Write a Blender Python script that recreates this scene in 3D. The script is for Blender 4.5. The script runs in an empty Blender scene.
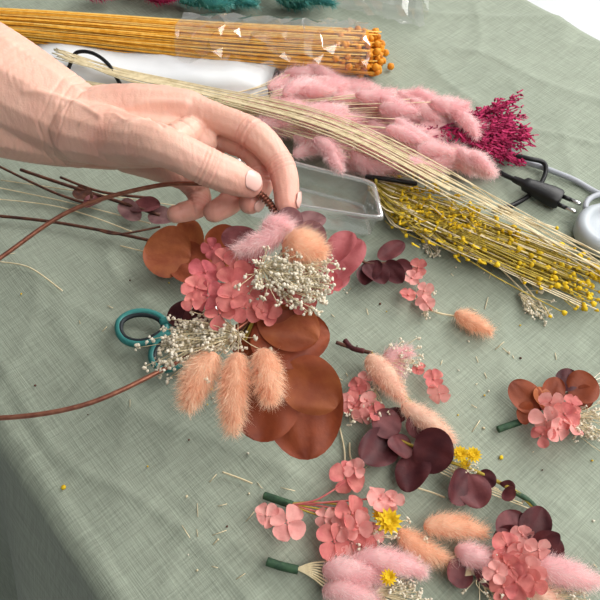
import bpy, math, random
import numpy as np
from mathutils import Vector, noise, Matrix
random.seed(7); rng=np.random.default_rng(7)
H=.5; SP=math.sin(math.radians(54)); CP=math.cos(math.radians(54)); T=.42; TZ=.75
E=np.array([.652,-.758]); N=np.array([.758,.652])

# ---------------- cloth height field -----------------
def cloth_h(x,y):
    s=x*E[0]+y*E[1]; w=x*N[0]+y*N[1]
    n1=noise.noise(Vector((s*5,w*5,1.3)))
    wx=noise.noise(Vector((s*4,w*4,7)))*.6
    a=.5
    q=s*math.cos(a)+w*math.sin(a); r=-s*math.sin(a)+w*math.cos(a)
    rid=1-abs(noise.noise(Vector((q*4+wx,r*13+wx*2,3.1))))*2.2
    rid=max(0,rid)**4
    rid2=1-abs(noise.noise(Vector((q*12+wx,r*6-wx,9.1))))*2.4
    rid2=max(0,rid2)**4
    n2=noise.noise(Vector((q*14,r*26,4.4)))
    return -.004+.003*n1+.0026*rid+.0016*rid2+.0006*n2

def at(u,v,z=0):
    xn=(u-300)/300*T; yn=(v-300)/300*T
    d=(H-z)/(SP+yn*CP)
    x=xn*d; y=d*(CP-yn*SP)
    g=cloth_h(x,y) if z<.03 else 0
    return np.array((x,y,TZ+z+g))

# ---------------- materials -----------------
def nmat(name): 
    m=bpy.data.materials.new(name); m.use_nodes=True
    nt=m.node_tree; nt.nodes.clear()
    return m,nt,nt.nodes.new('ShaderNodeOutputMaterial')
def mat(name,c1,c2=None,scale=60,rough=.7,tr=0,bump=0,bscale=400,metal=0,spec=.3,sheen=0,sss=0,attr=None,vor=0):
    m,nt,out=nmat(name); N_=nt.nodes.new; L=nt.links.new
    if c2 is None: c2=tuple(x*.75 for x in c1)
    tc=N_('ShaderNodeTexCoord'); nz=N_('ShaderNodeTexNoise'); nz.inputs['Scale'].default_value=scale; nz.inputs['Detail'].default_value=4
    L(tc.outputs['Object'],nz.inputs['Vector'])
    cr=N_('ShaderNodeValToRGB'); cr.color_ramp.elements[0].position=.35; cr.color_ramp.elements[1].position=.65
    cr.color_ramp.elements[0].color=(*c2,1); cr.color_ramp.elements[1].color=(*c1,1)
    L(nz.outputs['Fac'],cr.inputs['Fac']); col=cr.outputs['Color']
    if attr:
        at_=N_('ShaderNodeAttribute'); at_.attribute_name='tone'; mx=N_('ShaderNodeMix'); mx.data_type='RGBA'
        L(at_.outputs['Fac'],mx.inputs['Factor']); L(col,mx.inputs['A']); mx.inputs['B'].default_value=(*attr,1); col=mx.outputs['Result']
    p=N_('ShaderNodeBsdfPrincipled'); L(col,p.inputs['Base Color']); p.inputs['Roughness'].default_value=rough; p.inputs['Metallic'].default_value=metal
    p.inputs['Specular IOR Level'].default_value=spec; p.inputs['Sheen Weight'].default_value=sheen
    if sss:
        p.inputs['Subsurface Weight'].default_value=sss; p.inputs['Subsurface Radius'].default_value=(1,.35,.2); p.inputs['Subsurface Scale'].default_value=.004
    if bump:
        nb=N_('ShaderNodeTexNoise'); nb.inputs['Scale'].default_value=bscale; nb.inputs['Detail'].default_value=5
        L(tc.outputs['Object'],nb.inputs['Vector']); b=N_('ShaderNodeBump'); b.inputs['Strength'].default_value=bump; b.inputs['Distance'].default_value=.001
        h=nb.outputs['Fac']
        if vor:
            vo=N_('ShaderNodeTexVoronoi'); vo.feature='DISTANCE_TO_EDGE'; vo.inputs['Scale'].default_value=vor; L(tc.outputs['Object'],vo.inputs['Vector'])
            ad=N_('ShaderNodeMath'); ad.operation='MULTIPLY_ADD'; ad.inputs[1].default_value=1.2; L(vo.outputs['Distance'],ad.inputs[0]); L(h,ad.inputs[2]); h=ad.outputs[0]
        L(h,b.inputs['Height']); L(b.outputs['Normal'],p.inputs['Normal'])
    sh=p.outputs[0]
    if tr:
        t=N_('ShaderNodeBsdfTranslucent'); L(col,t.inputs['Color']); ms=N_('ShaderNodeMixShader'); ms.inputs[0].default_value=tr
        L(sh,ms.inputs[1]); L(t.outputs[0],ms.inputs[2]); sh=ms.outputs[0]
    L(sh,out.inputs[0]); return m
def clear(name,tint,gloss=.12,rough=.05,bump=0,bs=40,milk=0.0):
    m,nt,out=nmat(name); N_=nt.nodes.new; L=nt.links.new
    t=N_('ShaderNodeBsdfTransparent'); t.inputs[0].default_value=(*tint,1)
    g=N_('ShaderNodeBsdfGlossy'); g.inputs['Roughness'].default_value=rough; g.inputs[0].default_value=(1,1,1,1)
    lw=N_('ShaderNodeLayerWeight'); lw.inputs[0].default_value=.35
    ma=N_('ShaderNodeMath'); ma.operation='MULTIPLY_ADD'; ma.inputs[1].default_value=.6; ma.inputs[2].default_value=gloss
    L(lw.outputs['Facing'],ma.inputs[0]); ms=N_('ShaderNodeMixShader'); L(ma.outputs[0],ms.inputs[0])
    d=N_('ShaderNodeBsdfDiffuse'); d.inputs[0].default_value=(.9,.92,.94,1); m2=N_('ShaderNodeMixShader'); m2.inputs[0].default_value=milk
    L(t.outputs[0],m2.inputs[1]); L(d.outputs[0],m2.inputs[2])
    L(m2.outputs[0],ms.inputs[1]); L(g.outputs[0],ms.inputs[2]); L(ms.outputs[0],out.inputs[0])
    return m
M={}
M['pinkA']=mat('pink_fluff',(1,.67,.67),(.93,.55,.57),80,.9,.4,sheen=.3)
M['pinkB']=mat('pink_fluff_light',(1,.86,.85),(1,.74,.75),80,.9,.45,sheen=.3)
M['peachA']=mat('peach_fluff',(.98,.62,.43),(.90,.49,.31),80,.9,.4,sheen=.3)
M['peachB']=mat('peach_fluff_light',(1,.81,.63),(.98,.68,.49),80,.9,.45,sheen=.3)
M['paleA']=mat('pale_fluff',(.97,.70,.55),(.90,.56,.44),80,.9,.4)
M['paleB']=mat('pale_fluff_light',(1,.87,.75),(.97,.73,.60),80,.9,.45)
M['magA']=mat('magenta_bits',(.42,.018,.095),(.22,.008,.05),80,.8,.25)
M['magB']=mat('magenta_bits_light',(.66,.05,.18),(.4,.02,.1),80,.8,.25)
M['tealA']=mat('teal_bits',(.06,.30,.28),(.03,.18,.18),60,.8,.2)
M['tealB']=mat('teal_bits_light',(.2,.5,.46),(.08,.32,.3),60,.8,.2)
M['coral']=mat('coral_petal',(.78,.27,.24),(.64,.17,.17),120,.7,.35,bump=.3)
M['coral2']=mat('coral_petal_pale',(.90,.45,.41),(.80,.32,.30),120,.7,.35,bump=.3)
M['rosepet']=mat('rose_petal',(.66,.17,.18),(.48,.09,.11),120,.7,.3,bump=.3)
M['dusty']=mat('dusty_rose_leaf',(.50,.15,.16),(.36,.08,.09),90,.6,.25,bump=.3)
M['mauve']=mat('mauve_petal',(.38,.21,.21),(.22,.10,.11),90,.7,.3)
M['rust']=mat('rust_leaf',(.31,.070,.026),(.18,.036,.017),45,.55,.22,bump=.4,bscale=250)
M['rust2']=mat('rust_leaf_light',(.43,.13,.045),(.27,.065,.027),45,.55,.25,bump=.4,bscale=250)
M['burg']=mat('burgundy_leaf',(.10,.023,.026),(.055,.012,.016),80,.55,.12,bump=.3,bscale=250)
M['burg2']=mat('burgundy_leaf_light',(.19,.055,.058),(.10,.023,.028),80,.55,.15,bump=.3,bscale=250)
M['white']=mat('white_bloom',(.93,.88,.76),(.78,.69,.53),200,.9,.25)
M['cream']=mat('cream_stem',(.84,.73,.50),(.66,.55,.34),150,.6)
M['yel']=mat('yellow_bloom',(.88,.65,.03),(.72,.45,.01),200,.7,.2)
M['olive']=mat('olive_stem',(.50,.38,.06),(.30,.21,.03),150,.7)
M['brown']=mat('brown_twig',(.13,.05,.03),(.06,.025,.02),150,.6)
M['green']=mat('green_tape',(.045,.10,.05),(.02,.05,.03),200,.6,bump=.3)
M['orange']=mat('orange_straw',(1,.55,.08),(.84,.38,.03),150,.5,.15)
M['orange2']=mat('pale_orange_straw',(1,.72,.22),(.9,.53,.12),150,.5,.15)
M['oball']=mat('orange_ball',(.76,.31,.015),(.55,.18,.01),200,.6,bump=.3)
M['black']=mat('black_rubber',(.012,.012,.014),(.008,.008,.009),50,.4)
M['grey']=mat('grey_rubber',(.38,.40,.44),(.33,.35,.39),50,.45)
M['lgrey']=mat('light_grey_plastic',(.46,.50,.54),(.42,.46,.50),50,.4)
M['metal']=mat('pin_metal',(.7,.7,.7),(.6,.6,.6),50,.25,metal=1)
M['copper']=mat('copper_wire',(.40,.17,.11),(.27,.10,.07),200,.35,metal=.7)
M['tealp']=mat('teal_plastic',(.05,.24,.225),(.035,.19,.18),30,.35)
M['dkp']=mat('dark_grip',(.02,.03,.035),(.015,.02,.025),30,.5)
M['paper']=mat('white_paper',(.78,.80,.82),(.72,.74,.77),15,.7)
M['cello']=clear('cellophane',(1,1,1),.07,.10,milk=.02)
M['box']=clear('clear_plastic',(.97,.985,.99),.10,.05,milk=.05)
M['boxrim']=clear('clear_plastic_rim',(.97,.985,.99),.25,.08,milk=.35)

# ---------------- mesh builder -----------------
class MB:
    def __init__(s): s.v=[];s.f=[];s.m=[];s.n=0;s.mats=[]
    def add(s,V,F,m):
        if m not in s.mats: s.mats.append(m)
        k=s.mats.index(m); V=np.asarray(V,float); F=np.asarray(F,int)
        s.v.append(V); s.f.extend((F+s.n).tolist()); s.m.extend([k]*len(F)); s.n+=len(V)
    def obj(s,name,smooth=True):
        me=bpy.data.meshes.new(name); me.from_pydata(np.vstack(s.v).tolist(),[],s.f)
        for m in s.mats: me.materials.append(M[m])
        me.polygons.foreach_set('material_index',s.m); me.polygons.foreach_set('use_smooth',[smooth]*len(s.f))
        me.update(); o=bpy.data.objects.new(name,me); bpy.context.collection.objects.link(o); return o
def nrm(v): 
    v=np.asarray(v,float); return v/(np.linalg.norm(v)+1e-12)
def spline(P,n=8,closed=False):
    P=[np.asarray(p,float) for p in P]; out=[]; k=len(P)
    rngi=range(k if closed else k-1)
    for i in rngi:
        if closed: a,b,c,d=P[i-1],P[i],P[(i+1)%k],P[(i+2)%k]
        else: a=P[max(i-1,0)];b=P[i];c=P[i+1];d=P[min(i+2,k-1)]
        for j in range(n):
            t=j/n; out.append(.5*((2*b)+(-a+c)*t+(2*a-5*b+4*c-d)*t*t+(-a+3*b-3*c+d)*t**3))
    if not closed: out.append(P[-1])
    return out
def tube(mb,P,r,m,seg=6,closed=False,flat=1.0):
    P=np.array(P); k=len(P); r=np.ones(k)*r if np.isscalar(r) else np.interp(np.linspace(0,1,k),np.linspace(0,1,len(r)),r)
    tg=np.gradient(P,axis=0) if not closed else np.roll(P,-1,0)-np.roll(P,1,0)
    up=np.array((0,0,1.)) if abs(nrm(tg[0])[2])<.9 else np.array((1.,0,0)); V=[]
    a=np.linspace(0,2*math.pi,seg,endpoint=False)
    for i in range(k):
        t=nrm(tg[i]); s=nrm(np.cross(t,up)); up=nrm(np.cross(s,t))
        V.append(P[i]+r[i]*(np.outer(np.cos(a),s)+flat*np.outer(np.sin(a),up)))
    V=np.vstack(V); F=[]
    for i in range(k if closed else k-1):
        j=(i+1)%k
        for q in range(seg): F.append((i*seg+q,i*seg+(q+1)%seg,j*seg+(q+1)%seg,j*seg+q))
    if not closed:
        c0=len(V); V=np.vstack([V,P[0],P[-1]])
        mb.add(V,F,m)
        F2=[(q,c0,(q+1)%seg) for q in range(seg)]+[((k-1)*seg+q,(k-1)*seg+(q+1)%seg,c0+1) for q in range(seg)]
        base=mb.n-len(V); kk=mb.mats.index(m)
        mb.f.extend([tuple(x+base for x in f) for f in F2]); mb.m.extend([kk]*len(F2))
    else: mb.add(V,F,m)
def px(P,n=8): return spline([at(*p) for p in P],n)
def ico():
    import bmesh
    bm=bmesh.new(); bmesh.ops.create_icosphere(bm,subdivisions=2,radius=1); V=np.array([v.co[:] for v in bm.verts]); F=[[v.index for v in f.verts] for f in bm.faces]; bm.free()
    bm=bmesh.new(); bmesh.ops.create_icosphere(bm,subdivisions=1,radius=1); V1=np.array([v.co[:] for v in bm.verts]); F1=[[v.index for v in f.verts] for f in bm.faces]; bm.free()
    return V,np.array(F),V1,np.array(F1)
IV,IF,IV1,IF1=ico()
def ball(mb,c,r,m,lump=0,lo=True,sc=(1,1,1)):
    V,F=(IV1,IF1) if lo else (IV,IF)
    W=V*(1+lump*rng.normal(size=(len(V),1)))*np.array(sc)
    mb.add(np.asarray(c)+W*r,F,m)
def hairs(mb,R,D,L,w,m):
    n=len(R); D=D/np.linalg.norm(D,axis=1,keepdims=True)
    S=np.cross(D,rng.normal(size=(n,3))); S/=np.linalg.norm(S,axis=1,keepdims=True)
    bend=rng.normal(size=(n,3))*.15
    mid=R+D*L[:,None]*.55; tip=R+(D+bend)*L[:,None]
    V=np.stack([R-S*w,R+S*w,mid+S*w*.7,mid-S*w*.7,tip],1).reshape(-1,3)
    b=np.arange(n)*5
    mb.add(V,np.stack([b,b+1,b+2,b+3],1),m)
    k=mb.mats.index(m); off=mb.n-len(V)
    tri=np.stack([b+3,b+2,b+4],1)+off
    mb.f.extend(tri.tolist()); mb.m.extend([k]*n)
def bunny(mb,b,t,r,kind='peach',n=1100,hl=.0068,w=.00010):
    b=np.asarray(b,float);t=np.asarray(t,float); ax=t-b; L=np.linalg.norm(ax); ax/=L
    s=nrm(np.cross(ax,(.3,.2,1))); u=np.cross(s,ax)
    prof=lambda q: np.sin(np.pi*np.clip(q,0,1)**.8)**.62
    bendv=(s*rng.normal()+u*rng.normal())*.05*L
    nu,nv=12,12; V=[]
    for i in range(nu+1):
        q=(1-math.cos(math.pi*i/nu))/2; rr=prof(q)*r*.76
        for j in range(nv):
            a=2*math.pi*j/nv; V.append(b+ax*L*q+bendv*4*q*(1-q)+rr*(1+.09*rng.normal())*(math.cos(a)*s+math.sin(a)*u))
    F=[(i*nv+j,i*nv+(j+1)%nv,(i+1)*nv+(j+1)%nv,(i+1)*nv+j) for i in range(nu) for j in range(nv)]
    mb.add(V,F,kind+'A')
    for mm,fr in ((kind+'A',.25),(kind+'B',.75)):
        k=int(n*fr*1.15); q=rng.random(k)**.9; a=rng.random(k)*2*math.pi
        rad=np.outer(np.cos(a),s)+np.outer(np.sin(a),u)
        R=b+np.outer(q,ax)*L+np.outer(4*q*(1-q),bendv)+rad*(prof(q)*r*.70)[:,None]
        D=rad*.75+ax*(.45+.5*q)[:,None]+rng.normal(size=(k,3))*.2
        hairs(mb,R,D,hl*(.5+.8*rng.random(k)),w,mm)
def leaf(mb,b,t,W,m,up=None,cup=.25,curl=0,wave=.05,prof='round',nu=11,nv=9):
    b=np.asarray(b,float);t=np.asarray(t,float);d=t-b;L=np.linalg.norm(d);d/=L
    if up is None: up=np.array((0,-.3,1))+rng.normal(size=3)*.3
    s=nrm(np.cross(d,up)); n_=np.cross(s,d); ph=rng.random()*6; V=[]
    for i in range(nu):
        q=(1-math.cos(math.pi*i/(nu-1)))/2
        if prof=='round': w=math.sqrt(max(0,1-(2*q-1)**2))*(1+.12*(.5-q))
        elif prof=='egg': w=math.sin(math.pi*q**.75)**.8
        elif prof=='petal': w=math.sqrt(max(0,1-(2*q-1)**2))*(.55+.6*q)
        else: w=math.sin(math.pi*q)**1.1
        for j in range(nv):
            x=-1+2*j/(nv-1)
            V.append(b+d*L*q+s*W*w*x+n_*(cup*W*w*x*x+curl*L*q*q+wave*W*w*math.sin(4*x+5*q+ph)*(.3+abs(x)) - .05*W*w*math.exp(-(x*6)**2)))
    F=[(i*nv+j,i*nv+j+1,(i+1)*nv+j+1,(i+1)*nv+j) for i in range(nu-1) for j in range(nv-1)]
    mb.add(V,F,m)
def lf(mb,b,t,W,m,**k): 
    k.setdefault('wave',.10); leaf(mb,at(*b),at(*t),W,m,nu=15,nv=13,**k)
def floret(mb,c,size,m,nm=None,k=4):
    c=np.asarray(c,float)
    if nm is None: nm=np.array((0,-.4,1))+rng.normal(size=3)*.3
    nm=nrm(nm); s=nrm(np.cross(nm,(1,.3,.1))); u=np.cross(nm,s); a0=rng.random()*6
    for i in range(k):
        a=a0+2*math.pi*i/k+rng.normal()*.1; d=math.cos(a)*s+math.sin(a)*u
        leaf(mb,c+d*size*.04,c+d*size*(.5+.06*rng.normal())+nm*size*.1*rng.normal(),size*.30,m,up=nm,cup=.3,curl=.1*rng.normal(),wave=.16,prof='petal',nu=8,nv=7)
    ball(mb,c+nm*.0008,.0012,m)
def fl(mb,p,size,m): floret(mb,at(*p),size,m)
def baby(mb,b,t,spread,n,m='white',r=.0012):
    b=at(*b);t=at(*t)
    for i in range(n):
        e=b+(t-b)*(.45+.6*rng.random())+rng.normal(size=3)*spread*np.array((1,1,.45)); e[2]=max(e[2],TZ+.001)
        mid=(b+e)/2+rng.normal(size=3)*spread*.15; mid[2]=max(mid[2],TZ+.001)
        tube(mb,spline([b,mid,e],3),.0003,'cream' if m=='white' else 'olive',3)
        for j in range(5): ball(mb,e+rng.normal(size=3)*r*.95,r*(.5+.5*rng.random()),m,.28)
def yel(mb,p,r):
    c=at(*p); ball(mb,c,r*.38,'yel',.1)
    for lay,(nn,el) in enumerate(((13,.25),(11,.7),(8,1.3))):
        for i in range(nn):
            a=2*math.pi*(i+.3*lay)/nn; d=np.array((math.cos(a),math.sin(a),el)); d=nrm(d)
            leaf(mb,c+d*r*.15,c+d*r*(1-.12*lay),r*.17,'yel',up=(0,0,1),prof='lance',nu=5,nv=3)
def bn(mb,b,t,r,kind='peach',n=1500,**k): bunny(mb,at(*b),at(*t),r,kind,n,**k)
def stem(mb,P,r,m,seg=6): tube(mb,px(P,6),r,m,seg)

# ---------------- table & cloth -----------------
W0,W1=-.028,.772; S0,S1=-1.25,.55; R=.02
prof=[]
for q in np.arange(-.66,0,.012): prof.append((0,q,1))
for a in np.linspace(0,math.pi/2,7)[1:]: prof.append((R-R*math.cos(a),-R+R*math.sin(a),2))
top=np.arange(W0+R+.004,W1-R,.0035)
ss=np.arange(S0,S1+.001,.004)
frt=[(W0+p[0],p[1] if p[2]==2 else p[1]-R,p[2],-1) for p in prof]
tp=[(w,0,0,0) for w in top]
bk=[(W1-p[0],p[1] if p[2]==2 else p[1]-R,p[2],1) for p in prof[::-1]]
allp=frt+tp+bk
V=[]
for (w,z,kind,side) in allp:
    for s in ss:
        ww=w; zz=z
        xy=s*E+w*N
        if kind==1:
            fold=(math.sin(s*17+2*noise.noise(Vector((s*3,0,5))))*.5+noise.noise(Vector((s*9,z*2,side))))
            az=abs(z)-R
            ww=w+side*(az*.20+.030*min(1,az*4)*(fold+.8)); xy=s*E+ww*N
            zz=z-.0045
        else:
            h=cloth_h(xy[0],xy[1])
            zz=z+h
            if kind==0:
                e=(w-W0)
                zz-=.004*math.exp(-e/.03)
        V.append((xy[0],xy[1],TZ+zz))
n=len(ss); F=[(i*n+j,i*n+j+1,(i+1)*n+j+1,(i+1)*n+j) for i in range(len(allp)-1) for j in range(n-1)]
m,nt,out=nmat('sage_cloth'); N_=nt.nodes.new; L=nt.links.new
tc=N_('ShaderNodeTexCoord'); mp=N_('ShaderNodeMapping'); mp.inputs['Rotation'].default_value=(0,0,math.radians(49.3)); L(tc.outputs['Object'],mp.inputs[0])
nz=N_('ShaderNodeTexNoise'); nz.inputs['Scale'].default_value=6; nz.inputs['Detail'].default_value=6; L(mp.outputs[0],nz.inputs['Vector'])
cr=N_('ShaderNodeValToRGB'); cr.color_ramp.elements[0].color=(.252,.288,.230,1); cr.color_ramp.elements[1].color=(.290,.327,.263,1)
cr.color_ramp.elements[0].position=.3; cr.color_ramp.elements[1].position=.7; L(nz.outputs['Fac'],cr.inputs[0])
p=N_('ShaderNodeBsdfPrincipled'); p.inputs['Roughness'].default_value=.9; p.inputs['Specular IOR Level'].default_value=.15; p.inputs['Sheen Weight'].default_value=.1
def thread(sc):
    mm=N_('ShaderNodeMapping'); mm.inputs['Scale'].default_value=sc; L(mp.outputs[0],mm.inputs[0])
    q=N_('ShaderNodeTexNoise'); q.inputs['Scale'].default_value=1; q.inputs['Detail'].default_value=3; L(mm.outputs[0],q.inputs['Vector']); return q
t1=thread((900,40,40)); t2=thread((40,900,40))
ta=N_('ShaderNodeMath'); L(t1.outputs['Fac'],ta.inputs[0]); L(t2.outputs['Fac'],ta.inputs[1])
mr=N_('ShaderNodeMapRange'); mr.inputs['From Min'].default_value=.7; mr.inputs['From Max'].default_value=1.3; mr.inputs['To Min'].default_value=.80; mr.inputs['To Max'].default_value=1.18; L(ta.outputs[0],mr.inputs['Value'])
vm=N_('ShaderNodeVectorMath'); vm.operation='SCALE'; L(cr.outputs[0],vm.inputs[0]); L(mr.outputs[0],vm.inputs['Scale']); L(vm.outputs[0],p.inputs['Base Color'])
b=N_('ShaderNodeBump'); b.inputs['Strength'].default_value=.6; b.inputs['Distance'].default_value=.0008; L(ta.outputs[0],b.inputs['Height']); L(b.outputs[0],p.inputs['Normal']); L(p.outputs[0],out.inputs[0])
M['cloth']=m
mb=MB(); mb.add(V,F,'cloth'); mb.obj('tablecloth')
M['wood']=mat('table_wood',(.45,.33,.22),(.36,.25,.16),8,.5)
mb=MB()
def boxm(mb,s0,s1,w0,w1,z0,z1,m):
    V=[(*(s*E+w*N),z) for z in (z0,z1) for (s,w) in ((s0,w0),(s1,w0),(s1,w1),(s0,w1))]
    mb.add(V,[(0,1,2,3),(4,5,6,7),(0,1,5,4),(1,2,6,5),(2,3,7,6),(3,0,4,7)],m)
boxm(mb,S0+.01,S1-.01,W0+.008,W1-.008,TZ-.045,TZ-.016,'wood')
for s in (S0+.08,S1-.12):
    for w in (W0+.05,W1-.09): boxm(mb,s,s+.04,w,w+.04,0,TZ-.045,'wood')
mb.obj('folding_table',False)

# room (right side left open, no glazing, to let world light in)
M['floor']=mat('floor_tile',(.70,.72,.74),(.64,.66,.68),3,.4)
M['wall']=mat('wall_paint',(.75,.75,.74),(.72,.72,.71),2,.8)
M['blockwall']=mat('blocker_wall_grey',(.13,.15,.15),(.11,.13,.13),2,.8)  # dark grey so the added blocker walls bounce little light
mb=MB(); mb.add([(-3,-2.5,0),(3.5,-2.5,0),(3.5,4,0),(-3,4,0)],[(0,1,2,3)],'floor'); mb.obj('floor',False)
mb=MB(); mb.add([(-3,-2.5,2.8),(3.5,-2.5,2.8),(3.5,4,2.8),(-3,4,2.8)],[(3,2,1,0)],'wall'); mb.obj('blocker_ceiling',False)  # unseen cover added to keep world light from coming in above
def wall(name,x0,y0,x1,y1,m):
    mb=MB(); V=[(x,y,z) for z in (0,2.8) for (x,y) in ((x0,y0),(x1,y0),(x1,y1),(x0,y1))]
    mb.add(V,[(0,1,2,3),(4,5,6,7),(0,1,5,4),(1,2,6,5),(2,3,7,6),(3,0,4,7)],m); mb.obj(name,False)
wall('wall_back',-3,4,3.5,4.1,'wall'); wall('blocker_wall_left',-3.1,-2.5,-3,4,'blockwall'); wall('blocker_wall_front',-3,-2.6,3.5,-2.5,'blockwall')  # left and front are unseen, added to block ambient light

# ---------------- orange straw bundle -----------------
def bundle_axis(q): return at(-120+470*q, 14+36*q, .022)
mb=MB(); A=bundle_axis(0);B=bundle_axis(1); ax=nrm(B-A); sd=nrm(np.cross(ax,(0,0,1)))
for i in range(520):
    a=rng.random()*2*math.pi; r=math.sqrt(rng.random()); k=np.array([math.cos(a),math.sin(a)])*r
    pts=[]
    a2=a+rng.normal()*.25
    for q,sc in ((0,.7),(.35,.85),(.7,1.0),(1.0,1.05)):
        aa=a+(a2-a)*q; pts.append(bundle_axis(q)+sd*math.cos(aa)*r*.030*sc+np.array((0,0,1))*(math.sin(aa)*r*.019*sc+.0))
    pts[-1]=pts[-1]+ax*(rng.random()*.05-.015)
    tube(mb,spline(pts,3),.0008,'orange' if i%3 else 'orange2',4)
    if rng.random()<.5: ball(mb,pts[-1],.0032+.0012*rng.random(),'oball',.06,False)
for (u,v) in ((383,58),(391,64),(386,50),(374,66),(379,41),(366,33)): ball(mb,at(u,v,.006),.0042,'oball',.05,False)
mb.obj('dried_orange_straw_bundle')
mb=MB(); nu,nv=24,18; V=[]
for i in range(nu+1):
    q=.64+.40*i/nu; c=bundle_axis(q)
    for j in range(nv):
        a=2*math.pi*(j+.5*(i%2))/nv; x_,y_=math.cos(a),math.sin(a)
        k=1.15+.26*abs(noise.noise(Vector((i*.35,x_*2.6,y_*2.6))))+.07*rng.random()
        z=max(TZ+.0015,c[2]+y_*.0215*k)
        P=c+sd*x_*.033*k+ax*.003*rng.normal(); V.append((P[0],P[1],z))
F=[]
for i in range(nu):
    for j in range(nv):
        a_,b_,c_,d_=i*nv+j,i*nv+(j+1)%nv,(i+1)*nv+(j+1)%nv,(i+1)*nv+j
        F+= [(a_,b_,c_),(a_,c_,d_)] if i%2 else [(a_,b_,d_),(b_,c_,d_)]
mb.add(V,F,'cello'); mb.obj('cellophane_sleeve',False)

# teal and purple flowers behind
mb=MB()
for i in range(26):
    u=195+rng.random()*135; v=-28+rng.random()*30; z=.012+.02*rng.random()
    bn(mb,(u-20,v-4,z),(u+16,v+4,z+.004),.009,'teal',300,hl=.008,w=.0003)
mb.obj('teal_dried_flower_bunch')
mb=MB()
for i in range(12):
    u=95+rng.random()*95; v=-24+rng.random()*20
    bn(mb,(u-18,v-4,.02),(u+16,v+3,.024),.009,'mag',260,hl=.007,w=.0003)
mb.obj('purple_dried_flower_bunch')
mb=MB(); nu,nv=20,16; V=[]
for i in range(nu+1):
    q=i/nu; c=at(300+125*q,-22+18*q,.018)
    for j in range(nv):
        a=2*math.pi*j/nv; k=(.75+.5*q)*(1+.3*abs(noise.noise(Vector((i*.4,math.cos(a)*2.5,math.sin(a)*2.5))))+.06*rng.random())
        V.append((c[0]+.002*math.cos(a),c[1]+.035*k*math.cos(a),max(TZ+.0015,c[2]+.02*k*math.sin(a))))
mb.add(V,[(i*nv+j,i*nv+(j+1)%nv,(i+1)*nv+(j+1)%nv,(i+1)*nv+j) for i in range(nu) for j in range(nv)],'cello'); mb.obj('cellophane_sleeve',False)

# white paper package
mb=MB(); C=[(38,36),(279,56),(268,88),(20,72)]
nx,ny=20,6; V=[]
for lay in (0,1):
    for i in range(nx+1):
        for j in range(ny+1):
            a=i/nx;b_=j/ny
            u=(C[0][0]*(1-a)+C[1][0]*a)*(1-b_)+(C[3][0]*(1-a)+C[2][0]*a)*b_
            v=(C[0][1]*(1-a)+C[1][1]*a)*(1-b_)+(C[3][1]*(1-a)+C[2][1]*a)*b_
            P=at(u,v,.016); edge=min(a,1-a,b_,1-b_)*8
            P[2]+= (.006*min(1,edge)+.002*noise.noise(Vector((a*4,b_*3,0)))) if lay else -.0145
            V.append(P)
n2=(nx+1)*(ny+1); F=[]
for lay in (0,1):
    for i in range(nx):
        for j in range(ny):
            q=lay*n2+i*(ny+1)+j; F.append((q,q+1,q+ny+2,q+ny+1))
for i in range(nx):
    for j in (0,ny): q=i*(ny+1)+j; F.append((q,q+ny+1,q+ny+1+n2,q+n2))
for j in range(ny):
    for i in (0,nx): q=i*(ny+1)+j; F.append((q,q+1,q+1+n2,q+n2))
mb.add(V,F,'paper'); mb.obj('white_paper_package')

# ---------------- pink bunny tail bunch -----------------
heads=[(285,78,-35),(305,68,-15),(325,72,10),(300,88,0),(330,86,5),(355,84,5),(375,93,15),(350,100,10),(320,103,0),(290,104,10),(262,109,0),(238,104,5),(270,123,5),(295,131,15),(320,118,10),(345,118,5),(370,112,0),(395,105,10),(413,98,15),(400,120,5),(425,110,20),(440,120,30),(452,108,40),(464,124,45),(380,130,10),(405,136,15),(430,133,25),(350,136,20),(328,150,45),(310,143,20),(345,158,40),(375,152,15),(400,154,20),(425,152,20),(445,159,10),(462,156,40),(472,162,55),(385,165,20),(357,164,35),(415,167,15),(440,170,10)]
hx=list(heads)
for (u,v,a) in heads:
    if u>275 and 76<v<165: hx.append((u+6+6*rng.normal(),v+5*rng.normal(),a+18*rng.normal()))
mb=MB()
for i,(u,v,a) in enumerate(hx):
    a=math.radians(a*.9+rng.normal()*13); l=18+5*rng.random(); z=.010+.036*((i*7)%11)/11
    if v<85: z=.011+.012*rng.random()
    u0,v0=u-l*math.cos(a),v-l*math.sin(a)*.85; u1,v1=u+l*math.cos(a),v+l*math.sin(a)*.85
    bn(mb,(u0,v0,z),(u1,v1,z+.004*rng.normal()*(z>.02)-.002),.0080+.0014*rng.random(),'pink',1100,hl=.0066,w=.00013)
    stem(mb,[(u0,v0,z),((u0+170)/2+20,(v0+100)/2+4,z*.7+.003),(150+rng.random()*40,94+rng.random()*14,.010+.01*rng.random()),(60,72+rng.random()*14,.02)],.0006,'cream',4)
mb.obj('pink_bunny_tail_bunch')
# magenta
mb=MB()
for i in range(40):
    a=math.radians(-34+70*rng.random()); l=50+28*rng.random(); u,v=440,128
    z=.012+.020*rng.random(); u1=min(u+l*math.cos(a)*1.3,530-8*rng.random()); v1=min(v+l*math.sin(a)*.85,158+4*rng.random())
    b_=at(u,v,z); t_=at(u1,v1,z*.6+.004)
    tube(mb,[b_,t_],.0007,'magA',4)
    for j in range(34):
        q=.25+.78*rng.random(); c=b_+(t_-b_)*q+rng.normal(size=3)*.0026; c[2]=max(c[2],TZ)
        ball(mb,c,.0008+.0009*rng.random(),'magA' if j%3 else 'magB',.25)
        leaf(mb,c,c+nrm(rng.normal(size=3)+(t_-b_)*30)*.007,.0011,'magB' if j%2 else 'magA',prof='lance',nu=4,nv=3)
for j in range(200):
    c=at(395+60*rng.random(),126+14*rng.random(),.012+.026*rng.random()); leaf(mb,c,c+nrm(rng.normal(size=3))*.006,.0012,'magA',prof='lance',nu=4,nv=3)
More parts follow.
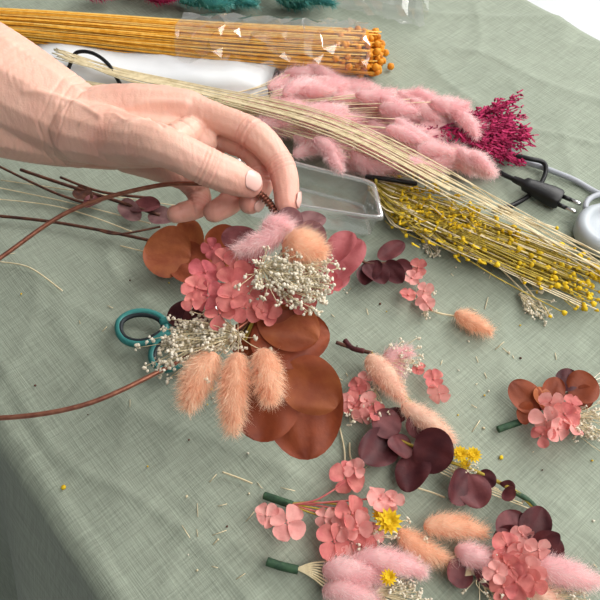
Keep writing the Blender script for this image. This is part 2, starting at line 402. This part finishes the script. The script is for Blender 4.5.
mb.obj('magenta_dried_flower_bunch')

# cream straws crossing
mb=MB()
for i in range(23):
    o=float(np.clip(rng.normal(),-1.4,1.5)); e=rng.random()
    pts=[(52+14*rng.random(),48+rng.random()*12,.03),(120,74+4*o,.030),(205,93+5*o,.034),(330,126+9*o,.050),(450,186+11*o,.044)]
    le=rng.random()
    if le>.3: pts.append((535+rng.random()*35,232+18*e+7*o,.030))
    if le>.5: pts.append((640+rng.random()*30,268+36*e,.012))
    stem(mb,pts,.00055+.0003*rng.random(),'cream',4)
for (a,b_) in (((440,190),(552,315)),((430,205),(535,300)),((470,195),(600,262))):
    stem(mb,[(a[0],a[1],.03),((a[0]+b_[0])/2,(a[1]+b_[1])/2-4,.016),(b_[0],b_[1],.005)],.0007,'cream',4)
baby(mb,(520,292,.006),(548,312,.006),.006,26)
baby(mb,(422,232,.006),(434,246,.006),.004,10)
mb.obj('cream_dried_grass_stems')

# yellow bunch
mb=MB()
for i in range(420):
    o=rng.normal()*.5; le=rng.random()**1.4
    ue=400+205*le; ve=202+ (ue-400)*.40+o*(16+16*le)+4*rng.normal()
    s0=(368+8*rng.random(),181+6*rng.random()+4*o,.008+.012*rng.random()); z=.006+.02*rng.random()*(1-.5*le)
    mid=((s0[0]+ue)/2,(s0[1]+ve)/2+6*o+3,z+.004)
    tube(mb,spline([at(*s0),at(*mid),at(ue,ve,z)],4),.0006,'olive' if i%4 else 'cream',3)
    c=at(ue,ve,z)
    ball(mb,c,.0017+.0013*rng.random(),'yel',.25)
    if rng.random()<.6:
        c2=at(ue-14*rng.random()-3,ve-6+12*rng.random(),z); tube(mb,[at(ue-22,ve-9,z),c2],.0004,'olive',3); ball(mb,c2,.0017,'yel' ,.25)
for i in range(340):
    u=392+90*rng.random(); v=198+(u-392)*.36+13*rng.normal(); c=at(u,v,.012+.020*rng.random())
    leaf(mb,c,c+nrm(rng.normal(size=3)+np.array((1.5,-.5,.3)))*.007,.0011,('olive','yel')[i%3==0],prof='lance',nu=4,nv=3)
    if i%3==0: ball(mb,c,.0018,'yel',.2)
tube(mb,px([(372,172,.005),(376,180,.024),(374,192,.005)],5),.0016,'olive',6)
mb.obj('yellow_dried_flower_bunch')

# black cord + plug
mb=MB()
tube(mb,px([(516,178,.008),(499,171,.006),(488,158,.004),(490,149,.004),(506,152,.01),(530,156,.014),(545,160,.012),(546,172,.008),(536,188,.004),(515,202,.003),(494,209,.003)],8),.0024,'black',8)
a=at(514,177,.010); b_=at(562,197,.010); d=nrm(b_-a); s=nrm(np.cross(d,(0,0,1))); L_=np.linalg.norm(b_-a)
prof_=[(0,.0028,.0028),(.2,.0035,.0035),(.25,.0065,.0055),(.35,.0068,.0055),(.5,.0082,.0062),(.78,.0102,.0072),(.95,.0102,.0072),(1,.0085,.006)]
V=[];k=16
for q,wx,wz in prof_:
    for j in range(k):
        an=2*math.pi*j/k; c_,s_=math.cos(an),math.sin(an); c_=math.copysign(abs(c_)**.6,c_); s_=math.copysign(abs(s_)**.6,s_)
        V.append(a+d*L_*q+s*wx*c_+np.array((0,0,1))*wz*s_)
F=[(i*k+j,i*k+(j+1)%k,(i+1)*k+(j+1)%k,(i+1)*k+j) for i in range(len(prof_)-1) for j in range(k)]
mb.add(V,F,'black'); mb.add(V[-k:]+[b_],[(j,(j+1)%k,k) for j in range(k)],'black')
for sg in (-1,1):
    o=s*sg*.0062; tube(mb,[b_+o-d*.001,b_+o+d*.008],.0021,'black',10); tube(mb,[b_+o+d*.008,b_+o+d*.016,b_+o+d*.0185],[.0021,.0021,.001],'metal',10)
mb.obj('black_power_plug')
mb=MB()
tube(mb,px([(60,80,.01),(68,64,.024),(76,53,.030),(92,53,.032),(108,64,.031),(119,80,.028)],8),.0021,'black',8)
mb.obj('black_cable')
mb=MB()
tube(mb,px([(366,177,.022),(385,179,.026),(402,182,.024),(416,184,.018)],6),.0022,'black',8)
mb.obj('black_cable')
mb=MB()
tube(mb,px([(498,140,.004),(522,157,.004),(548,166,.005),(575,177,.004),(600,190,.004),(640,205,.004)],8),.0028,'grey',8)
tube(mb,px([(660,196,.004),(615,190,.006),(594,194,.01),(587,204,.012),(596,216,.01),(612,228,.01)],8),.0028,'grey',8)
c=at(606,236,0.001); 
V=[];k=32
pr=[(0,0),(.027,0),(.030,.003),(.030,.014),(.027,.018),(.020,.019),(.019,.016),(0,.016)]
for r_,z_ in pr:
    for j in range(k): an=2*math.pi*j/k; V.append(c+np.array((r_*math.cos(an),r_*math.sin(an),z_)))
mb.add(V,[(i*k+j,i*k+(j+1)%k,(i+1)*k+(j+1)%k,(i+1)*k+j) for i in range(len(pr)-1) for j in range(k)],'lgrey')
mb.obj('grey_extension_cord')

# clear plastic tray
mb=MB()
rc=[at(240,150,.032),at(372,183,.032),at(380,218,.032),at(240,196,.032)]
cen=sum(rc)/4
def rrect(C,shr,z,rad=.16,n=5):
    out=[]; P=[cen+(c-cen)*shr for c in C]
    for i in range(4):
        a,b_,c_=P[i-1],P[i],P[(i+1)%4]; s0=b_+(a-b_)*rad*.5; s1=b_+(c_-b_)*rad
        for j in range(n):
            t=j/(n-1); q=(1-t)**2*s0+2*t*(1-t)*b_+t*t*s1; q=q.copy(); q[2]=z; out.append(q)
    return out
k=20
def loft(lay,m):
    V=[]
    for s_,z_ in lay: V+=rrect(rc,s_,z_)
    mb.add(V,[(i*k+j,i*k+(j+1)%k,(i+1)*k+(j+1)%k,(i+1)*k+j) for i in range(len(lay)-1) for j in range(k)],m); return V
loft([(1.05,TZ+.028),(1.06,TZ+.031),(1.05,TZ+.034),(1.0,TZ+.034),(.985,TZ+.030)],'boxrim')
loft([(.985,TZ+.030),(.93,TZ+.005)],'box')
V=loft([(.93,TZ+.005),(.92,TZ+.003),(.89,TZ+.002)],'boxrim')
ml=V[-k:]; mb.add(ml+[sum(ml)/k],[(j,(j+1)%k,k) for j in range(k)],'box')
mb.obj('clear_plastic_tray')

# ---------------- loose sprigs on the table -----------------
mb=MB()
stem(mb,[(340,243,.012),(365,262,.012),(395,262,.01),(415,264,.006)],.0012,'brown')
for b_,t_,w,m_ in (((362,255,.01),(342,236,.016),.010,'burg2'),((375,260,.012),(365,284,.014),.011,'burg'),((378,258,.012),(405,242,.02),.008,'burg2'),((385,262,.012),(403,282,.014),.009,'burg'),((368,262,.012),(385,283,.018),.011,'burg'),((345,243,.01),(358,250,.016),.01,'burg'),((350,250,.01),(340,262,.012),.009,'burg'),((395,262,.01),(412,270,.012),.006,'burg2')): lf(mb,b_,t_,w,m_)
mb.obj('burgundy_eucalyptus_sprig')
mb=MB()
for p in ((412,278),(424,290),(408,296),(418,268),(426,302)): fl(mb,(*p,.012),.016,'coral2' if p[1]%4 else 'coral')
stem(mb,[(416,275,.01),(424,298,.008),(432,310,.006)],.0009,'coral')
stem(mb,[(425,308,.004),(440,313,.004),(458,316,.007)],.0009,'cream')
bn(mb,(455,312,.008),(491,331,.009),.0085,'peach',1500)
baby(mb,(418,285,.006),(432,312,.006),.005,10)
baby(mb,(425,240,.004),(440,255,.004),.004,6)
mb.obj('pink_hydrangea_sprig')

mb=MB()
stem(mb,[(-40,212,.006),(40,219,.006),(100,229,.007),(146,239,.01),(190,250,.012),(230,246,.014)],.0016,'brown')
stem(mb,[(95,228,.007),(118,234,.008),(160,226,.01)],.001,'brown')
for b_,t_,w,m_ in (((190,258,.014),(144,246,.02),.024,'rust2'),((178,246,.012),(200,282,.014),.018,'rust'),((205,250,.012),(242,238,.022),.018,'rust'),((200,250,.012),(180,222,.018),.014,'rust2'),((215,252,.01),(236,270,.012),.017,'rust2')): lf(mb,b_,t_,w,m_,cup=.15)
mb.obj('rust_eucalyptus_branch')
mb=MB()
stem(mb,[(20,168,.01),(60,182,.01),(110,198,.01),(160,214,.012)],.0018,'brown')
stem(mb,[(-10,160,.01),(50,190,.01),(90,204,.01)],.0014,'brown')
stem(mb,[(60,176,.01),(100,190,.012),(150,196,.012)],.0014,'brown')
for b_,t_,w,m_ in (((74,188,.01),(92,198,.012),.008,'brown'),((100,196,.01),(84,206,.012),.008,'burg2'),((120,200,.01),(140,218,.012),.009,'mauve'),((130,205,.01),(160,204,.016),.010,'burg2'),((150,210,.01),(172,222,.014),.010,'mauve')): lf(mb,b_,t_,w,m_)
mb.obj('brown_twigs')
mb=MB()
for P in ([(-20,182),(70,202),(150,222)],[(-20,196),(60,206),(135,232)],[(0,178),(80,190),(180,206)],[(0,262),(30,268),(62,290)],[(222,470),(240,476),(252,481)],[(340,425),(345,450),(344,478)],[(350,440),(351,455),(360,470)],[(120,245),(150,252),(190,262)],[(400,480),(430,489),(446,495)]):
    stem(mb,[(u,v,.003) for u,v in P],.0007,'cream',4)
mb.obj('loose_straws')

# scissors
mb=MB()
def oval(cu,cv,au,av,rot,z,r,m):
    P=[]
    for i in range(28):
        a=2*math.pi*i/28; x=au*math.cos(a)*(1+.12*math.cos(a)); y=av*math.sin(a); P.append(at(cu+x*math.cos(rot)-y*math.sin(rot),cv+x*math.sin(rot)+y*math.cos(rot),z))
    tube(mb,P,r,m,10,True)
oval(139,327,24,16,-.1,.008,.0030,'tealp'); oval(139,327,21,13,-.1,.0085,.0020,'dkp')
oval(170,350,23,15,-.55,.008,.0030,'tealp'); oval(170,350,20,12,-.55,.0085,.0020,'dkp')
tube(mb,px([(160,322,.008),(190,315,.009),(215,308,.008)]),[.004,.005,.003],'tealp',8)
tube(mb,px([(187,338,.008),(200,322,.009),(215,308,.010)]),[.004,.005,.003],'tealp',8)
ball(mb,at(215,308,.012),.0035,'metal',0,False)
for e,zz in ((275,.007),(283,.0095)):
    a=at(212,309,zz); b_=at(292,e,zz); d=nrm(b_-a); s=np.cross(d,(0,0,1)); 
    V=[a+s*.005,a-s*.005,b_,a+s*.003+(0,0,.0015),a-s*.003+(0,0,.0015),b_+(0,0,.0006)]
    mb.add(V,[(0,1,2),(3,4,5)],'metal'); mb.add(V,[(0,1,4,3),(1,2,5,4),(2,0,3,5)],'metal')
mb.obj('scissors')

# ---------------- lower-right arrangements -----------------
mb=MB() # A
stem(mb,[(336,342,.008),(352,347,.008),(372,352,.01)],.0018,'brown')
stem(mb,[(345,340,.008),(352,347,.01),(364,350,.012)],.0024,'burg')
stem(mb,[(372,352,.01),(395,380,.012),(420,410,.01)],.0012,'olive')
bn(mb,(368,354,.020),(404,398,.022),.0110,'pale',2400,hl=.006)
bn(mb,(402,402,.018),(454,440,.014),.0100,'pale',2400,hl=.006)
bn(mb,(382,362,.012),(412,352,.020),.008,'pink',900)
bn(mb,(392,350,.01),(402,372,.014),.008,'pink',900)
baby(mb,(380,360,.01),(410,358,.02),.009,40); baby(mb,(375,385,.01),(372,412,.012),.008,18)
for i,(u,v,s_) in enumerate(((358,383,.018),(368,398,.016),(355,403,.020),(366,378,.014),(434,378,.018),(440,392,.018),(376,410,.016),(362,414,.016),(418,368,.012),(348,398,.014))): fl(mb,(u,v,.012+.006*rng.random()),s_,('coral','coral2')[i%2])
baby(mb,(350,395,.01),(348,410,.012),.005,10)
mb.obj('bunny_tail_posy')
mb=MB() # B
stem(mb,[(395,435,.01),(440,455,.01),(480,470,.01),(520,492,.007),(541,511,.005)],[.0012,.0013,.0016,.0018],'olive')
for b_,t_,w,m_ in (((396,434,.01),(362,458,.018),.0145,'burg'),((400,430,.012),(374,412,.018),.012,'burg2'),((395,432,.014),(408,456,.012),.012,'burg2'),((420,450,.012),(408,490,.014),.013,'burg'),((415,440,.018),(454,457,.024),.017,'burg'),((410,432,.012),(430,414,.018),.010,'burg2'),((470,470,.012),(452,500,.016),.012,'burg'),((470,472,.012),(482,506,.012),.012,'burg2'),((480,470,.01),(496,484,.012),.007,'burg'),((506,486,.008),(512,478,.014),.006,'burg'),((505,488,.008),(516,496,.012),.006,'burg2'),((395,420,.012),(400,405,.014),.008,'burg')): lf(mb,b_,t_,w,m_,cup=.12)
yel(mb,(461,452,.014),.007); yel(mb,(474,453,.014),.007); yel(mb,(466,462,.01),.005)
baby(mb,(452,468,.006),(470,462,.01),.006,14,r=.001)
for i in range(6): stem(mb,[(400,436,.006),(440,462+3*i-8,.007),(492+8*i,482+5*i,.006)],.0005,'cream',3)
tube(mb,px([(516,490,.007),(530,499,.006),(541,510,.005)]),.0021,'green',8)
mb.obj('burgundy_eucalyptus_posy')
mb=MB() # C
tube(mb,px([(264,493,.005),(278,498,.006),(292,503,.007)]),.0030,'green',8)
for i in range(5): stem(mb,[(290,502,.006),(315,506+3*i-6,.01),(350+8*i,505+6*i,.012)],.0007,'coral' if i%2 else 'olive',4)
stem(mb,[(292,503,.007),(318,497,.012),(345,480,.012)],.0007,'coral',4); stem(mb,[(292,503,.007),(340,500,.012),(376,496,.012)],.0007,'coral',4); stem(mb,[(300,506,.007),(296,514,.01),(287,522,.012)],.0006,'coral',4)
for i,(u,v,s_) in enumerate(((266,514,.018),(287,522,.026),(346,475,.026),(355,466,.016),(380,497,.022),(352,512,.024),(342,526,.02),(358,524,.022),(334,540,.024),(352,541,.02),(370,532,.02),(364,545,.018),(325,515,.014),(392,497,.016))): fl(mb,(u,v,.013+.008*rng.random()),s_,('coral2','coral2','coral')[i%3])
yel(mb,(389,521,.02),.010); yel(mb,(380,514,.014),.006)
bn(mb,(398,530,.012),(450,558,.010),.0092,'peach',2100); bn(mb,(424,524,.014),(486,531,.014),.0092,'peach',2100)
stem(mb,[(350,520,.01),(380,527,.012),(402,533,.012)],.0008,'cream',4)
baby(mb,(360,530,.008),(395,545,.010),.008,26)
mb.obj('hydrangea_posy')
mb=MB() # D
tube(mb,px([(267,561,.005),(280,565,.006),(298,569,.007)]),.0031,'green',8)
for i in range(8): stem(mb,[(296,568,.006),(312,569+2*i-7,.01),(335,560+5*i,.012)],.0006,'cream',4)
bn(mb,(322,568,.013),(386,576,.015),.0105,'pink',2300); bn(mb,(352,557,.015),(426,570,.015),.0095,'pink',2300)
bn(mb,(322,588,.012),(380,604,.012),.0105,'pink',2300)
yel(mb,(389,576,.028),.006); baby(mb,(375,590,.012),(412,596,.012),.008,50); baby(mb,(400,565,.012),(432,568,.012),.006,16)
mb.obj('pink_bunny_tail_posy')
mb=MB() # E
for b_,t_,w,m_ in (((520,545,.014),(508,508,.02),.013,'burg2'),((528,540,.014),(545,505,.022),.011,'burg'),((530,545,.016),(562,535,.02),.011,'burg'),((535,545,.012),(566,555,.014),.012,'burg'),((505,560,.01),(480,580,.012),.012,'burg2'),((525,550,.01),(496,530,.016),.012,'burg'),((470,565,.01),(450,578,.012),.010,'burg2')): lf(mb,b_,t_,w,m_,cup=.15)
for i,(u,v,s_) in enumerate(((508,545,.022),(522,552,.020),(512,565,.022),(530,565,.020),(518,580,.022),(540,548,.018),(505,585,.018),(524,533,.018),(535,580,.018),(498,570,.016))): fl(mb,(u,v,.018+.012*rng.random()),s_,('coral','coral2')[i%2])
bn(mb,(535,562,.016),(600,580,.016),.0110,'pink',2300); bn(mb,(455,548,.010),(500,560,.012),.0095,'pink',1600)
bn(mb,(525,585,.012),(560,600,.012),.009,'pale',900)
baby(mb,(480,575,.01),(520,595,.012),.010,50); baby(mb,(540,590,.01),(590,595,.012),.009,30)
for i in range(8): stem(mb,[(450,562+2*i,.008),(480,566+i,.01),(515,560+3*i,.012)],.0005,'cream',3)
mb.obj('mixed_flower_posy')
mb=MB() # F
tube(mb,px([(499,427,.005),(510,423,.006),(522,419,.007)]),.0028,'green',8)
stem(mb,[(520,420,.007),(545,405,.01),(580,385,.012)],.0014,'brown')
for b_,t_,w,m_ in (((540,408,.012),(512,380,.02),.012,'rust'),((535,412,.012),(518,408,.014),.009,'rust'),((550,400,.014),(560,375,.02),.009,'rust'),((570,390,.014),(600,380,.02),.014,'rust'),((565,388,.014),(572,366,.018),.009,'burg'),((575,392,.012),(596,398,.014),.010,'rust'),((552,404,.012),(535,388,.02),.009,'rust2')): lf(mb,b_,t_,w,m_,cup=.15)
for i,(u,v,s_) in enumerate(((552,400,.020),(566,412,.022),(548,418,.022),(574,402,.016),(560,426,.020),(544,432,.016),(575,424,.018))): fl(mb,(u,v,.018+.006*rng.random()),s_,('coral2','coral')[i%2])
baby(mb,(570,415,.01),(598,424,.012),.010,70)
for i in range(4): stem(mb,[(570,400,.012),(585,385,.012),(604,368+6*i,.01)],.0005,'white',3)
mb.obj('rust_eucalyptus_posy')

# debris
mb=MB()
for i in range(170):
    u=180+420*rng.random() if i%3 else 600*rng.random(); v=250+350*rng.random()
    if v>440 and u<120: continue
    c=at(u,v,.001); d=rng.normal(size=3)*.0026; d[2]*=.1
    if i%2: tube(mb,[c-d,c+d],.00035,'cream',3)
    else: ball(mb,c,.0006+.0005*rng.random(),('white','cream','brown','yel')[(i//2)%4],.3)
for (u,v) in ((62,485),(412,484),(503,455)): ball(mb,at(u,v,.001),.0017,'yel',.2)
mb.obj('flower_crumbs')

# ---------------- hoop wreath in the hand -----------------
mb=MB()
hp=[(0,258,.115),(70,211,.128),(150,187,.14),(205,184,.146),(252,190,.148),(277,216,.143),(284,260,.135),(264,305,.125),(228,335,.12),(185,358,.117),(90,403,.112),(0,418,.108),(-60,411,.104),(-105,378,.102),(-98,330,.104),(-52,292,.109)]
HP=spline([at(*p) for p in hp],10,True)
tube(mb,HP,.0016,'copper',8,True)
seg=HP[38:52]; tg=np.gradient(np.array(seg),axis=0); W=[]
for i in range(len(seg)-1):
    for j in range(6):
        q=j/6; c=seg[i]*(1-q)+seg[i+1]*q; t=nrm(tg[i]); s=nrm(np.cross(t,(0,0,1))); u=np.cross(s,t); a=(i*6+j)*1.15; W.append(c+.0024*(math.cos(a)*s+math.sin(a)*u))
tube(mb,W,.0008,'copper',5)
UL=(0,-.5,1)
for b_,t_,w,m_,cp in (((298,352,.088),(308,460,.062),.027,'rust',.10),((272,368,.100),(260,442,.080),.022,'rust',.08),((288,364,.112),(336,408,.098),.018,'rust2',.10),((250,344,.120),(330,334,.114),.019,'rust',.12),((260,308,.130),(318,340,.122),.017,'rust2',.12),((250,318,.118),(258,362,.104),.016,'rust',.10)): lf(mb,b_,t_,w,m_,cup=cp,wave=.14,up=np.array(UL)+rng.normal(size=3)*.10)
for b_,t_,w,m_,cp in (((318,288,.125),(362,240,.130),.013,'dusty',.2),((300,272,.13),(350,278,.125),.012,'dusty',.2),((330,262,.13),(352,232,.135),.010,'dusty',.2),((200,318,.10),(168,312,.09),.010,'burg',.2),((205,310,.10),(188,332,.09),.010,'burg2',.2),((288,232,.14),(326,218,.145),.012,'mauve',.2),((284,226,.142),(300,212,.15),.009,'mauve',.2),((300,240,.14),(326,232,.145),.011,'mauve',.2),((258,245,.138),(222,234,.138),.010,'burg2',.2)): lf(mb,b_,t_,w,m_,cup=cp)
bn(mb,(215,352,.128),(188,408,.116),.0115,'peach',3000); bn(mb,(238,352,.130),(233,432,.112),.0105,'peach',3000); bn(mb,(262,348,.132),(270,402,.122),.0098,'peach',2600)
bn(mb,(283,243,.150),(324,254,.150),.0135,'peach',2800); bn(mb,(288,222,.150),(236,250,.146),.0085,'pink',1700); bn(mb,(262,226,.148),(292,228,.152),.0078,'pink',1200)
for i,(u,v,s_) in enumerate(((205,272,.020),(222,260,.020),(240,276,.022),(208,296,.022),(232,298,.022),(220,314,.018),(252,262,.020),(262,290,.020),(196,288,.018),(212,248,.014),(246,308,.020),(230,284,.022),(255,250,.016),(300,300,.018),(276,302,.020),(330,284,.016),(192,300,.014),(262,312,.018),(312,286,.016))): fl(mb,(u,v,.132+.012*rng.random()),s_,('rosepet','coral','coral')[i%3])
baby(mb,(262,268,.145),(290,278,.152),.010,80,r=.0014); baby(mb,(272,280,.14),(312,292,.15),.008,60,r=.0014); baby(mb,(300,262,.146),(322,272,.148),.006,24)
baby(mb,(232,325,.125),(170,348,.118),.010,100,r=.0014); baby(mb,(238,335,.13),(200,338,.125),.010,90,r=.0014)
for i in range(10): stem(mb,[(282,250,.135),(262,300,.118+.001*i),(240+rng.normal()*6,340,.118)],.0007,('olive','brown')[i%2],4)
mb.obj('copper_hoop_flower_wreath')

# ---------------- hand -----------------
def bone(mb,P,Rr,step=.0016):
    P=[at(*p) if len(p)==3 else p for p in P]
    Q=spline(P,14); rr=np.interp(np.linspace(0,1,len(Q)),np.linspace(0,1,len(Rr)),Rr)
    for c,r in zip(Q,rr): ball(mb,c,r,'skin',0,False)
M['skin']=mat('skin',(.78,.475,.375),(.71,.405,.315),35,.46,0,bump=.14,bscale=600,spec=.4,sss=.15,attr=(.68,.26,.21),vor=500)
M['nail']=mat('nail',(.80,.50,.44),(.76,.46,.40),60,.25,spec=.5)
fingers={
 'index':[(190,110,.168),(250,132,.168),(281,166,.158),(287,203,.148)],
 'middle':[(182,124,.150),(250,148,.150),(262,178,.140),(250,203,.136)],
 'ring':[(168,140,.134),(222,170,.134),(234,197,.126),(214,212,.126)],
 'pinky':[(150,152,.122),(190,182,.122),(200,205,.117),(176,214,.118)],
 'thumb':[(115,140,.170),(162,146,.186),(208,167,.176),(249,184,.160)]}
mb=MB()
wr=(78,126,.158)
bone(mb,[wr,(135,110,.166),fingers['index'][0]],[.027,.0190,.0132])
bone(mb,[wr,(132,122,.154),fingers['middle'][0]],[.026,.0180,.0128])
bone(mb,[(78,132,.150),(125,136,.140),fingers['ring'][0]],[.025,.0175,.0125])
bone(mb,[(78,138,.143),(115,148,.130),fingers['pinky'][0]],[.023,.0170,.0118])
bone(mb,[(82,130,.162),(120,140,.168),(162,146,.180)],[.024,.0200,.0145])
bone(mb,[(120,135,.158),(165,138,.160),(205,142,.158)],[.020,.0165,.0095])
bone(mb,[(162,146,.176),(190,132,.166)],[.012,.011])
bone(mb,[(130,150,.14),(175,168,.135),(195,180,.13)],[.018,.0140,.010])
rad={'index':[.0125,.0108,.0112,.0100,.0098,.0086],'middle':[.0122,.0106,.0108,.0098,.0094,.0084],'ring':[.0118,.0102,.0105,.0095,.0090,.0080],'pinky':[.0108,.0092,.0094,.0084,.0080,.0072],'thumb':[.0165,.0155,.0135,.0130,.0128,.0098]}
for k_,P in fingers.items(): bone(mb,P,rad[k_])
bone(mb,[(78,124,.157),(0,82,.175),(-110,20,.21),(-230,-50,.25)],[.028,.038,.042,.045]); bone(mb,[(78,136,.143),(0,112,.155),(-110,60,.19),(-230,0,.23)],[.024,.034,.040,.045])
ho=mb.obj('hand_tmp')
md=ho.modifiers.new('r','REMESH'); md.mode='VOXEL'; md.voxel_size=.0009; md.use_smooth_shade=True
md=ho.modifiers.new('s','SMOOTH'); md.factor=.5; md.iterations=12
dg=bpy.context.evaluated_depsgraph_get(); me=bpy.data.meshes.new_from_object(ho.evaluated_get(dg)); bpy.data.objects.remove(ho)
nv=len(me.vertices); co=np.zeros(nv*3); me.vertices.foreach_get('co',co); co=co.reshape(-1,3); no=np.zeros(nv*3); me.vertices.foreach_get('normal',no); no=no.reshape(-1,3)
disp=np.zeros(nv); tone=np.zeros(nv)
for k_,P in fingers.items():
    Q=[at(*p) for p in P]
    for ji in (1,2):
        if k_=='thumb' and ji==1: continue
        t=nrm(Q[ji+1]-Q[ji-1]); d=co-Q[ji]; al=d@t; dist=np.linalg.norm(d,axis=1)
        msk=np.exp(-(dist/.016)**4)
        for o in (-.0050,-.0025,0,.0024,.0046): 
            g=np.exp(-((al-o+.0005*np.sin(dist*1900+o*900))/.0006)**2)*msk
            disp-=.0006*g; tone+=.35*g
        disp+=.0007*np.exp(-(al/.005)**2)*msk
        tone+=.3*np.exp(-(dist/.012)**2)
    d=np.linalg.norm(co-Q[3],axis=1); tone+=.6*np.exp(-(d/.015)**2)
    d=np.linalg.norm(co-Q[0],axis=1); tone+=.3*np.exp(-(d/.016)**2); 
    if k_!='thumb': disp+=.0016*np.exp(-(d/.014)**2)
upm=np.clip(no[:,2]*1.5,0,1)
def ridge(path,wd,h):
    global disp
    Q=np.array(px(path,10))[:,:2]; best=np.full(nv,9.)
    for i in range(len(Q)-1):
        a=Q[i];ab=Q[i+1]-a; q=np.clip(((co[:,:2]-a)@ab)/(ab@ab),0,1); best=np.minimum(best,np.linalg.norm(co[:,:2]-(a+q[:,None]*ab),axis=1))
    disp=disp+h*np.exp(-(best/wd)**2)*upm
ridge([(95,108,.185),(140,98,.185),(185,100,.182)],.0024,.0013)
ridge([(90,96,.175),(130,88,.172),(170,96,.17)],.0018,.0011)
ridge([(80,120,.185),(112,112,.188),(128,124,.19),(150,118,.19)],.0016,.0010)
ridge([(20,80,.20),(70,100,.185),(100,118,.185)],.0018,.0010)
for path in ([(165,122,.18),(178,136,.18),(184,150,.18)],[(150,120,.185),(160,132,.188),(166,140,.188)],[(178,118,.18),(192,130,.175),(202,142,.17)],[(186,112,.18),(204,122,.175),(216,136,.17)]): ridge(path,.0010,-.0009)
for i,(u,v) in enumerate(((66,118),(74,121),(84,124))):
    c=at(u,v,.158); t=nrm(at(110,134,.16)-at(50,112,.165)); al=(co-c)@t; dist=np.linalg.norm(co-c,axis=1)
    disp-=.0005*np.exp(-((al+.0015*np.sin(co[:,2]*260+i))/.0009)**2)*np.exp(-(dist/.05)**4)
dirh=nrm(at(190,112,.168)-at(78,126,.158))
for i in range(nv):
    c=co[i]; al=c@dirh; 
    n0=noise.noise(Vector((al*320,c[1]*60+c[0]*30,c[2]*60)))
    cr_=max(0,1-abs(n0)*5)
    disp[i]+=-.00016*cr_+.00015*noise.noise(Vector((c[0]*180,c[1]*180,c[2]*180)))
    tone[i]+=.06*cr_+.35*max(0,noise.noise(Vector((c[0]*45,c[1]*45,c[2]*45))))
co=co+no*disp[:,None]; me.vertices.foreach_set('co',co.ravel())
at_=me.attributes.new('tone','FLOAT','POINT'); at_.data.foreach_set('value',np.clip(tone,0,.9))
me.materials.clear(); me.materials.append(M['skin']); me.update()
for p_ in me.polygons: p_.use_smooth=True
root=bpy.data.objects.new('hand_with_forearm',None); bpy.context.collection.objects.link(root)
ho=bpy.data.objects.new('hand',me); bpy.context.collection.objects.link(ho); ho.parent=root
def nail(fin,back,L_,W_,dirn,name):
    Q=[at(*p) for p in fingers[fin]]; t=nrm(Q[3]-Q[2]); r=rad[fin][-1]
    nn=np.asarray(dirn,float); nn=nrm(nn-t*(nn@t)); s=np.cross(t,nn); mb=MB(); V=[]; nu,nv_=11,11
    c=Q[3]+t*r*.55-t*back
    for i in range(nu):
        q=i/(nu-1)
        for j in range(nv_):
            x=-1+2*j/(nv_-1); wq=W_*(1-.9*max(0,abs(2*q-1)-.45)**2*2.2); rr=r*1.05
            an=x*wq/rr; V.append(c+t*L_*(q-.5)*(1-.12*x*x)+rr*(math.sin(an)*s+math.cos(an)*nn)+nn*(.0003-.0026*max(0,q-.3)**2*2 +.0012*(1-q)))
    mb.add(V,[(i*nv_+j,i*nv_+j+1,(i+1)*nv_+j+1,(i+1)*nv_+j) for i in range(nu-1) for j in range(nv_-1)],'nail')
    o=mb.obj(name); md=o.modifiers.new('t','SOLIDIFY'); md.thickness=.0007; md.offset=0; o.parent=root
nail('thumb',.0065,.0140,.0070,(.15,-.42,.86),'thumb_nail')
nail('index',.005,.011,.0055,(1,.25,.3),'index_nail')
nail('middle',.004,.010,.0050,(.9,-.6,.2),'middle_nail')

# ---------------- light & camera -----------------
w=bpy.data.worlds.new('World'); bpy.context.scene.world=w; w.use_nodes=True; bg=w.node_tree.nodes['Background']; bg.inputs[0].default_value=(.97,.98,1,1); bg.inputs[1].default_value=1.1
def area(name,loc,target,size,sy,power,col):
    l=bpy.data.lights.new(name,'AREA'); l.shape='RECTANGLE'; l.size=size; l.size_y=sy; l.energy=power; l.color=col
    o=bpy.data.objects.new(name,l); o.location=loc; o.rotation_euler=(Vector(target)-Vector(loc)).to_track_quat('-Z','Y').to_euler(); bpy.context.collection.objects.link(o)
area('window_light',(1.7,1.9,2.2),(0,.4,.75),2.0,1.4,72,(1,.975,.94))
area('top_fill_light',(.9,-.1,2.7),(.2,.4,.75),2.2,1.6,60,(1,.965,.92))  # added fill from above, not a known lamp
c=bpy.data.cameras.new('camera'); c.sensor_width=36; c.lens=18/T; c.clip_start=.01; co_=bpy.data.objects.new('camera',c); co_.location=(0,0,TZ+H); co_.rotation_euler=(math.radians(36),0,0)
bpy.context.collection.objects.link(co_); bpy.context.scene.camera=co_
bpy.context.scene.view_settings.view_transform='Standard'
